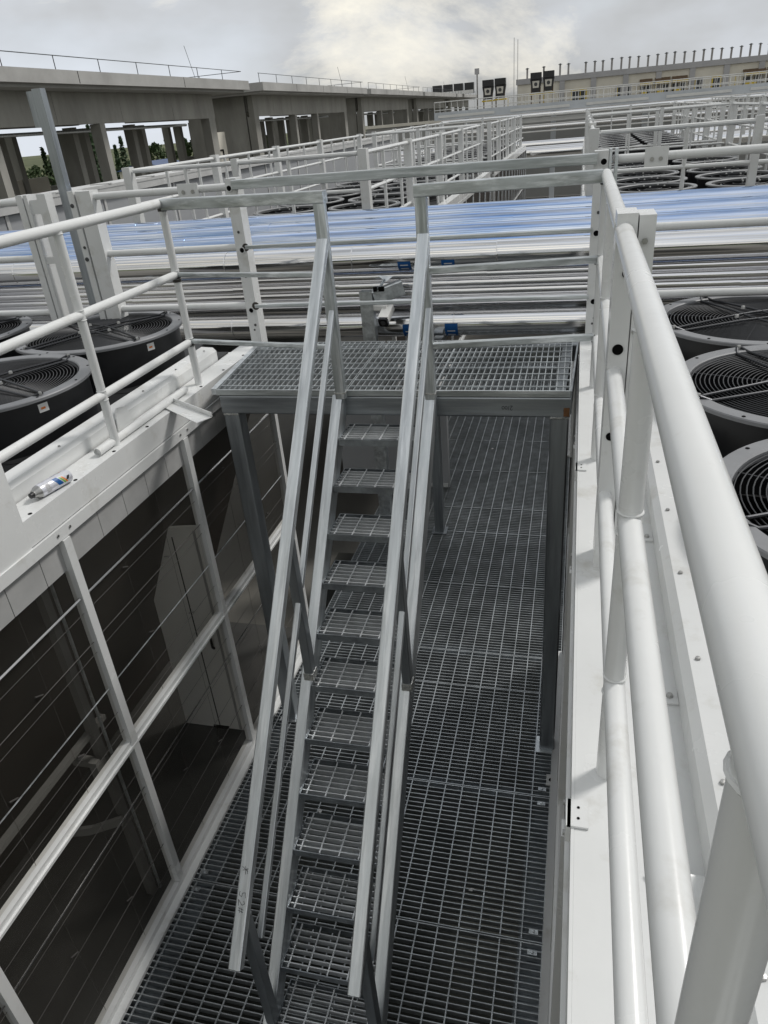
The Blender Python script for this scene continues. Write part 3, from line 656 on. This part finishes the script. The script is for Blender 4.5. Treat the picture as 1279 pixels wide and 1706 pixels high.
# camera post with arm and camera
t = thing('camera_post', 'grey square steel post with open top and short duct arm', 'post', (-1.70, 6.04, 0))
px, py = -1.705, 5.985
for a, b, c, d in ((px - .055, px + .055, py - .045, py - .041), (px - .055, px + .055, py + .041, py + .045), (px - .055, px - .051, py - .0408, py + .0408), (px + .051, px + .055, py - .0408, py + .0408)):
    part('side', MB().box(a, b, c, d, .01, 2.225), 'galv', t)
part('duct_arm', MB().bar((px + .057, py + .01, 2.165), (px + .30, py + .075, 2.235), .10, .12, r=.008), 'galv', t)
part('clip', MB().bar((px + .10, py - .03, 2.225), (px + .16, py + .02, 2.31), .03, .004, up=(1, 0, .4)), 'galv_dark', t)
part('cable_gland', MB().box(px + .07, px + .1, py - .05, py - .02, 2.226, 2.262).box(px + .115, px + .16, py - .05, py - .02, 2.226, 2.262), 'hole', t)
part('torn_cladding', MB().prism([(px + .09, py + .05, 2.34), (px + .22, py + .05, 2.325), (px + .17, py + .02, 2.29)], (0, .004, 0)), 'galv', t)
t = thing('security_camera', 'white bullet security camera with black front on the grey post', 'camera', (-1.52, 5.9, 1.95))
part('bracket', MB().bar((-1.648, 5.97, 2.09), (-1.52, 5.93, 2.09), .05, .055, r=.012), 'cctv', t)
bd = part('body', MB().bar((-1.513, 5.98, 2.085), (-1.535, 5.83, 2.005), .078, .075, r=.02), 'cctv', t)
part('front_bezel', MB().bar((-1.535, 5.832, 2.006), (-1.5375, 5.812, 1.9955), .084, .081, r=.02), 'lens', t)
part('sun_shield', MB().bar((-1.513, 5.985, 2.130), (-1.537, 5.815, 2.042), .088, .005), 'cctv', t)
fwd = Vector((-.022, -.15, -.08)).normalized()
part('lens', MB().tube(Vector((-1.5375, 5.812, 1.9955)), Vector((-1.5375, 5.812, 1.9955)) + fwd * .004, .022, 18), 'motor', t)
t = thing('pipe_valve_box', 'small grey plastic equipment box below the pipes behind the stair', 'box', (-2.2, 6.9, .0))
part('body', MB().bar((-2.35, 6.75, .45), (-1.2, 6.75, .45), .08, .86, r=.01), 'grey_panel', t)
part('trim', MB().box(-2.34, -1.21, 6.70, 6.708, .03, .07), 'white', t)
single('tall_channel_post', MB().prism([(-3.165, 4.30, 2.3), (-3.105, 4.30, 2.3), (-3.105, 4.35, 2.3), (-3.110, 4.35, 2.3), (-3.110, 4.305, 2.3), (-3.165, 4.305, 2.3)], (0, 0, 1.5)).box(-3.205, -3.166, 4.30, 4.305, 3.60, 3.79), 'galv_dark_z', 'tall galvanized steel channel post rising in front of the concrete building', 'post')

# ------------------------------------------------------------------ small loose things on the left deck
can = thing('spray_can', 'white aerosol spray can lying on the left unit ledge', 'spray can', (-1.945, 2.10, 2.311))
ca = Vector((-1.955, 2.035, 2.338)); cd = Vector((.03, .155, 0)).normalized()
def canpart(name, prof, m_, n=28):
    mb_ = MB(); mb_.lathe(prof, n)
    q = cd.to_track_quat('Z', 'Y').to_matrix(); mb_.v = [tuple(ca + q @ Vector(p)) for p in mb_.v]
    return part(name, mb_, m_, can)
canpart('body', [(.0, .165), (.024, .165), (.0268, .16), (.0268, .020), (.0262, .016)], 'can')
canpart('shoulder', [(.0262, .016), (.024, .006), (.016, -.006), (.0155, -.010), (.012, -.011)], 'bolt')
canpart('nozzle', [(.012, -.009), (.0105, -.024), (0, -.025)], 'black')
def cpatch(name, m_, a0, a1, z0, z1, r=.0271, skew=0):
    q = cd.to_track_quat('Z', 'Y').to_matrix(); v = []
    for i in range(7):
        a = R(a0 + (a1 - a0) * i / 6)
        for zz in (z0, z1): v.append(tuple(ca + q @ Vector((r * math.cos(a), r * math.sin(a), zz + skew * i / 6))))
    part(name, MB().add(v, [(2 * i, 2 * i + 2, 2 * i + 3, 2 * i + 1) for i in range(6)]), m_, can)
for a_ in (0, 120, 240):
    cpatch('print_blue', 'blue', a_, a_ + 75, .074, .096, skew=.02); cpatch('print_orange', 'orange', a_ + 15, a_ + 80, .112, .119, skew=.02); cpatch('print_green', 'green_p', a_ + 12, a_ + 78, .102, .109, skew=.02); cpatch('print_dark', 'ink', a_ + 30, a_ + 60, .14, .152, skew=-.01); cpatch('print_text', 'label_grey', a_ + 10, a_ + 90, .035, .055)
single('loose_tube', MB().lathe([(.0165, 0), (.0175, .0), (.0175, .80), (.0165, .80), (.0165, 0)], 18, (-1.945, 2.43, 2.330), 'y').disc((-1.945, 2.445, 2.330), .0164, (0, 1, 0), .001, 14), 'white', 'loose white tube lying along the left unit ledge', 'tube')
single('loose_angle', MB().prism([(-1.99, 3.035, 2.314), (-1.965, 3.095, 2.314), (-1.625, 2.875, 2.318), (-1.665, 2.80, 2.318)], (0, 0, .003)).prism([(-1.965, 3.097, 2.3175), (-1.625, 2.877, 2.3215), (-1.625, 2.877, 2.342), (-1.965, 3.097, 2.338)], (.002, .003, 0)), 'white', 'offcut of white angle sticking out over the left unit edge', 'angle')
single('gusset_plate', MB().prism([(-2.02, 2.70, 2.311), (-2.02, 2.83, 2.311), (-2.02, 2.80, 2.40), (-2.02, 2.73, 2.415), (-2.02, 2.715, 2.40)], (.006, 0, 0)), 'white', 'small white gusset plate standing behind the loose tube', 'plate')

# ------------------------------------------------------------------ left parapet wall
t = thing('parapet_wall', 'grey panel parapet wall with metal flashing in front of the concrete building', 'wall', (-7.2, 12, -1))
for i in range(12):
    y = 4 + i * 2.2; part('panel', MB().box(-7.2, -7.05, y, y + 2.185, -1, 2.90), 'grey_panel', t)
    part('seam_strip', MB().box(-7.045, -7.035, y - .03, y + .03, -1, 2.88), 'flashing', t)
part('flashing', MB().box(-7.5, -6.97, 4, 30.4, 2.905, 2.95).box(-7.0, -6.98, 4, 30.4, 2.80, 2.904), 'flashing', t)
for i in range(20): part('flashing_lap', MB().box(-7.3, -6.96, 4.2 + i * 1.3, 4.28 + i * 1.3, 2.952, 2.965), 'flashing', t)

# ------------------------------------------------------------------ concrete frame building, in blocks
def block(label, ya, yb, lod):
    t = thing('concrete_block', label, 'building', (-24, (ya + yb) / 2, -1), 'unfinished concrete blocks on the left')
    n = 4 if yb - ya > 15 else 3; Lb = yb - ya
    def col_(x, y, w1=.5, w2=.4): part('column', MB().box(x - w1, x, y, y + w2, -1.05, 4.30), 'concrete', t)
    for x in (-20.0, -22.6, -24.3, -26.6, -28.6):
        ys = [ya, ya + Lb * .36, ya + Lb * .60, yb - .8] if x == -20.0 else [ya + Lb * q for q in (.12, .31, .45, .66, .84)] if x in (-22.6, -26.6) else [ya + .3, ya + Lb * .22, ya + Lb * .5, ya + Lb * .78, yb - .7]
        for i, y in enumerate(ys): col_(x, y, .5, .75 if x == -20.0 and i in (0, 3) else .38)
        k = 6
        if x in (-22.6, -26.6): continue
        for i in range(k):
            a = ya + Lb * i / k + (.012 if i else 0); b_ = ya + Lb * (i + 1) / k - (.012 if i < k - 1 else 0)
            part('beam', MB().box(x - .35 - (0 if x == -20 else .2), x + (.003 if x == -20 else -.1), a, b_, 4.302 if x == -20 else 4.6, 5.46), 'concrete', t)
    for i in range(5):
        y = ya + .3 + (Lb - .9) * i / 4; part('cross_beam', MB().box(-28.7, -20.5, y, y + .35, 4.62, 5.455), 'concrete', t)
    part('end_wall', MB().box(-24.6, -20.6, ya + .05, ya + .25, -1.05, 5.45), 'concrete', t)
    sb = part('roof_slab', MB().box(-30.2, -18.6, ya - 1.4, yb + 2.2, 5.58, 6.02).box(-29.8, -18.9, ya - 1.2, yb + 2.0, 5.464, 5.578), 'concrete_slab', t)
    for q in (.22, .5, .8):
        yy = ya + Lb * q; part('slab_joint', MB().box(-18.5995, -18.597, yy, yy + .04, 5.6, 6.01), 'hole', sb)
    for i in range(7):
        yy = ya + Lb * (i + .5) / 7; part('low_wall', MB().box(-28.9, -28.7, yy - Lb / 14 + .02, yy + Lb / 14 - .02, -1.05, 1.7 + (i % 3) * .25), 'far_wall' if i % 2 else 'concrete', t)
    part('hung_pipe', MB().tube((-21.6, ya + .5, 4.1), (-21.6, yb - .5, 4.1), .07, 8), 'galv', t)
    part('step', MB().box(-20.6, -19.99, yb - .8, yb, -1.05, 2.0), 'concrete', t)
    g = part('roof_rail', MB().path([(-18.9, ya - 1.2, 6.50), (-18.9, yb + 2.0, 6.50), (-29.5, yb + 2.0, 6.50)], .016, 5), 'dark_rail', t)
    y = ya - 1.1
    while y < yb + 2: part('rail_post', MB().tube((-18.9, y, 6.0), (-18.9, y, 6.51), .018, 5), 'dark_rail', g); y += 2.9
    for x in (-21.5, -24.2, -26.9): part('rail_post', MB().tube((x, yb + 2, 6.0), (x, yb + 2, 6.51), .018, 5), 'dark_rail', g)
    part('lightning_rod', MB().tube((-19.2, yb - 3.2, 6.0), (-19.5, yb - 3.25, 7.5), .012, 4), 'dark_rail', t)
    return t
block('nearest concrete block on the left with its roof slab cut by the frame', 14.0, 42.5, 0)
block('second concrete block on the left with thin railing on its roof', 48.2, 69.0, 0)
block('third concrete block on the left, beyond the second', 74.0, 95.0, 1)
block('fourth concrete block on the left, before the last', 100.0, 121.0, 1)
block('farthest and smallest concrete block on the left', 126.0, 147.0, 1)
t = thing('access_door', 'pale metal door with dark frame between the two nearest concrete blocks', 'door', (-21, 45, -1))
part('leaf', MB().box(-21.2, -21.1, 43.6, 45.8, .6, 3.6), 'far_wall', t)
part('frame', MB().box(-21.09, -21.05, 44.4, 44.5, 1.4, 2.6).box(-21.09, -21.05, 45.1, 45.2, 1.4, 2.6).box(-21.09, -21.05, 44.4, 45.2, 2.6, 2.68), 'hole', t)

# ------------------------------------------------------------------ far gallery, far building, rooftop units
t = thing('pipe_gallery', 'long grey elevated pipe gallery with white railing crossing the background', 'gallery', (6, 42, -1))
part('girder', MB().box(-7.5, 26, 42, 43.4, 3.19, 3.56), 'gallery', t)
part('lower_girder', MB().box(-7.5, 26, 41.5, 41.9, 2.75, 2.93), 'white_far', t)
part('gallery_pipe', MB().tube((-7, 41.3, 3.08), (26, 41.3, 3.08), .09, 12), 'alu', t)
part('gallery_pipe', MB().tube((-7, 40.6, 2.55), (26, 40.6, 2.55), .10, 12), 'alu', t)
part('top_rail', MB().tube((-7.5, 42.1, 4.02), (26, 42.1, 4.02), .025, 6), 'white_far', t)
part('mid_rail', MB().tube((-7.5, 42.1, 3.66), (26, 42.1, 3.66), .018, 6), 'white_far', t)
for z in (2.38, 2.66, 3.04): part('lower_rail', MB().tube((-7.5, 39.8, z), (26, 39.8, z), .035, 6), 'white_far', t)
for i in range(9): part('cable_tray', MB().box(-7.3 + i * 3.7, -4.4 + i * 3.7, 41.96, 41.99, 3.3, 3.42), 'white_far', t)
for i in range(113): part('baluster', MB().tube((-7.5 + i * .3, 42.1, 3.56), (-7.5 + i * .3, 42.1, 4.02), .011, 4), 'white_far', t)
for i in range(8): part('column', MB().box(-6 + i * 4.4, -5.75 + i * 4.4, 42.3, 42.6, -1.05, 3.18), 'gallery', t)
t = thing('service_wall', 'plain grey wall closing the gap under the pipe gallery', 'wall', (-1, 45, -1))
part('face', MB().box(-12, 30, 45, 45.3, -1.05, 3.05), 'dull_wall', t)
part('coping', MB().box(-12, 30, 44.9, 45.4, 3.06, 3.2), 'far_wall', t)
for i, (y, z) in enumerate(((30.2, 1.95), (32.5, 1.9), (36.5, 1.95))):
    single('insulated_pipe', MB().tube((-9, y, z), (9, y, z), .17, 20), 'alu', 'distant silver pipe crossing the far end of the gap, %s nearest' % ('first', 'second', 'third')[i], 'pipe', 'distant pipes in the gap')

YB = 110; t = thing('long_building', 'long pale industrial building with a row of roof chimneys on the horizon', 'building', (16, YB, -1))
part('wall', MB().box(-8.5, 46, YB, YB + 8, -1.05, 6.0), 'far_wall', t)
part('cornice', MB().box(-8.7, 46, YB - .25, YB + 8, 6.004, 6.62), 'far_trim', t)
for i in range(13): part('pilaster', MB().box(-3.2 + 3.9 * i, -2.55 + 3.9 * i, YB - .2, YB - .002, -1.05, 6.0), 'far_trim', t)
for i in range(45):
    x = -7.4 + i * 1.06 + random.uniform(-.08, .08)
    if i in (1, 3, 6): continue
    h = 7.75 + random.uniform(-.07, .10)
    c_ = part('chimney', MB().tube((x, YB + .6, 6.5), (x, YB + .6, h), .12, 8), 'chimney', t)
    part('cap', MB().lathe([(.0, .16), (.25, .03), (.25, 0)], 8, (x, YB + .6, h)), 'dark_rail', c_)
for x, w_ in ((-1.6, 1.7), (3.9, .45), (5.1, .45), (13.3, .6), (15.2, .8), (29, 1.2), (33, 1.2)):
    d_ = part('doorway', MB().box(x, x + w_, YB - .06, YB - .004, 2.4, 4.7), 'window_dark', t)
    part('frame', MB().box(x - .14, x, YB - .12, YB - .004, 2.4, 4.9).box(x + w_, x + w_ + .14, YB - .12, YB - .004, 2.4, 4.9).box(x, x + w_, YB - .12, YB - .004, 4.75, 4.9), 'yellow' if w_ > .6 else 'far_trim', d_)
for x, w_ in ((6.6, 1.5), (8.4, 1.8), (10.4, 1.8), (18.5, 2.5), (21.2, 2.4), (23.8, 1.9)):
    a_ = part('canopy', MB().prism([(x, YB - 1.2, 4.72), (x + w_, YB - 1.2, 4.72), (x + w_, YB - .01, 5.2), (x, YB - .01, 5.2)], (0, 0, .1)), 'brown', t)
    part('fascia', MB().box(x, x + w_, YB - 1.3, YB - 1.21, 4.62, 4.86), 'yellow', a_)
    part('opening', MB().box(x + .15, x + w_ * .45, YB - .06, YB - .004, 2.6, 4.5).box(x + w_ * .55, x + w_ - .15, YB - .06, YB - .004, 2.6, 4.5), 'window_dark', a_)
    part('machine', MB().box(x + .3, x + w_ * .6, YB - 1.1, YB - .4, 3.0, 3.9).box(x + w_ * .65, x + w_ - .2, YB - 1, YB - .3, 3.0, 3.6), 'yellow', a_)
t = thing('yard_fence', 'thin pale fence with yellow posts in front of the long building', 'fence', (14, 96, 2))
for z in (4.55, 4.0): part('rail', MB().tube((-8.5, 96, z), (44, 96, z), .045, 5), 'white_far', t)
for i in range(106): part('picket', MB().tube((-8.5 + i * .5, 96, 2.3), (-8.5 + i * .5, 96, 4.55), .03, 4), 'yellow' if i % 8 == 0 else 'white_far', t)
for x, z0, wd in ((-11.2, 4.6, 'leftmost'), (-9.75, 4.65, 'second from the left'), (-5.6, 4.85, 'third from the left'), (-4.15, 4.9, 'rightmost')):
    t = thing('condenser_unit', 'dark rooftop condenser with black hood, %s of four' % wd, 'condenser', (x, 100, 2.3), 'rooftop condensers')
    part('hood', MB().box(x - .62, x + .62, 99.3, 100.6, z0 + 1.35, z0 + 2.0), 'ac_black', t)
    part('body', MB().prism([(x - .66, 99.5, z0 + 1.33), (x + .66, 99.5, z0 + 1.33), (x + .42, 99.5, z0), (x - .42, 99.5, z0)], (0, 1, 0)), 'ac_black', t)
    part('light_panel', MB().prism([(x - .40, 99.49, z0 + 1.15), (x + .40, 99.49, z0 + 1.15), (x + .33, 99.49, z0 + .45), (x - .33, 99.49, z0 + .45)], (0, -.05, 0)), 'ac_panel', t)
    part('fan_opening', MB().disc((x, 99.43, z0 + .82), .2, (0, -1, 0), .01, 12), 'motor', t)
    for q in (-.5, .5): part('leg', MB().box(x + q - .06, x + q + .06, 99.6, 99.75, 2.2, z0 + 1.2), 'brown', t)
    part('tray', MB().box(x - .7, x + .7, 99.4, 100.6, z0 - .25, z0 - .1), 'yellow', t)
t = thing('access_ladder_frame', 'dark equipment boxes on the far concrete roof beside a floodlight pole', 'equipment', (-19, 130, 6))
for i in range(4): part('box', MB().box(-23.5 + i * 1.7, -22.1 + i * 1.7, 131, 132.2, 6.03, 7.5), 'ac_black', t)
part('base_frame', MB().box(-23.6, -17, 130.9, 130.98, 6.03, 6.5), 'white_far', t)
t = thing('floodlight_pole', 'small floodlight on a grey pole above the far concrete blocks', 'floodlight', (-16.5, 132, -1))
part('pole', MB().tube((-16.5, 132, -1), (-16.5, 132, 8.6), .11, 8), 'chimney', t)
part('lamp', MB().box(-16.85, -16.15, 131.7, 132, 8.5, 9.3), 'far_trim', t)
for i, (x, y) in enumerate(((-8.0, 98), (-7.6, 98.2))):
    single('antenna_mast', MB().tube((x, y, 2), (x, y, 10.4 - i * .2), .03, 5), 'chimney', 'thin antenna mast, %s of two beside the left condensers' % ('left', 'right')[i], 'antenna')

# ------------------------------------------------------------------ far trees, shed and greenery
def tree_mesh(kind, h, wd, seed):
    rnd = random.Random(seed); g = MB()
    for i in range(420):
        q = rnd.random() ** .8
        rad = wd * ((1 - q) * .95 + .08) if kind == 'spire' else wd * math.sqrt(max(0, 1 - (2 * q - 1) ** 2))
        rad *= rnd.uniform(.35, 1.1); a = rnd.uniform(0, 6.28); z = h * (.12 + .88 * q)
        c = Vector((rad * math.cos(a), rad * math.sin(a), z)); s = rnd.uniform(.35, .85)
        u = Vector((rnd.gauss(0, 1), rnd.gauss(0, 1), rnd.gauss(0, 1))).normalized() * s; v = u.orthogonal().normalized() * s * .8
        g.add([c - u, c + v, c + u, c - v * .6], [(0, 1, 2, 3)])
    return mesh('crown', g, 'leaf' if kind == 'spire' else 'leaf2', False), mesh('trunk', MB().lathe([(.35, 0), (.25, h * .3), (.05, h * .8)], 7), 'trunk')
TM = [tree_mesh('spire', 16.5, 2.2, 1), tree_mesh('spire', 14, 1.9, 2), tree_mesh('round', 12, 3.4, 3), tree_mesh('spire', 18, 1.8, 4)]
words = ['tall dark conifer', 'slim dark conifer', 'rounded green tree', 'narrow pointed conifer']
for i in range(46):
    az = R(-50 + i * .66 + random.uniform(-.2, .2)); dist = random.uniform(300, 345); k = random.choice((0, 1, 3, 0, 1, 2)) if i < 30 else random.choice((2, 2, 1))
    x, y = dist * math.sin(az), dist * math.cos(az)
    tt = thing('distant_tree', 'tree in the distant treeline seen between the concrete columns', 'tree', (x, y, -13), 'distant treeline')
    c1 = child('crown', TM[k][0], tt); c2 = child('trunk', TM[k][1], tt); s = random.uniform(.95, 1.3)
    tt.scale = (s, s, s); tt.rotation_euler.z = random.uniform(0, 6)
struct('hill', MB().lathe([(0, 11), (120, 10), (260, 7), (420, 0), (421, -2)], 48, (-520, 900, -13)), 'terrain')
t = thing('blue_roof_shed', 'low distant shed with a dark blue roof seen under the concrete slab', 'shed', (-136, 236, -13))
part('wall', MB().box(-145, -127, 230, 245, -13, -4.5), 'far_wall', t)
part('roof', MB().prism([(-146, 229, -4.5), (-126, 229, -4.5), (-136, 229, -2.2)], (0, 18, 0)), 'blue_roof', t)
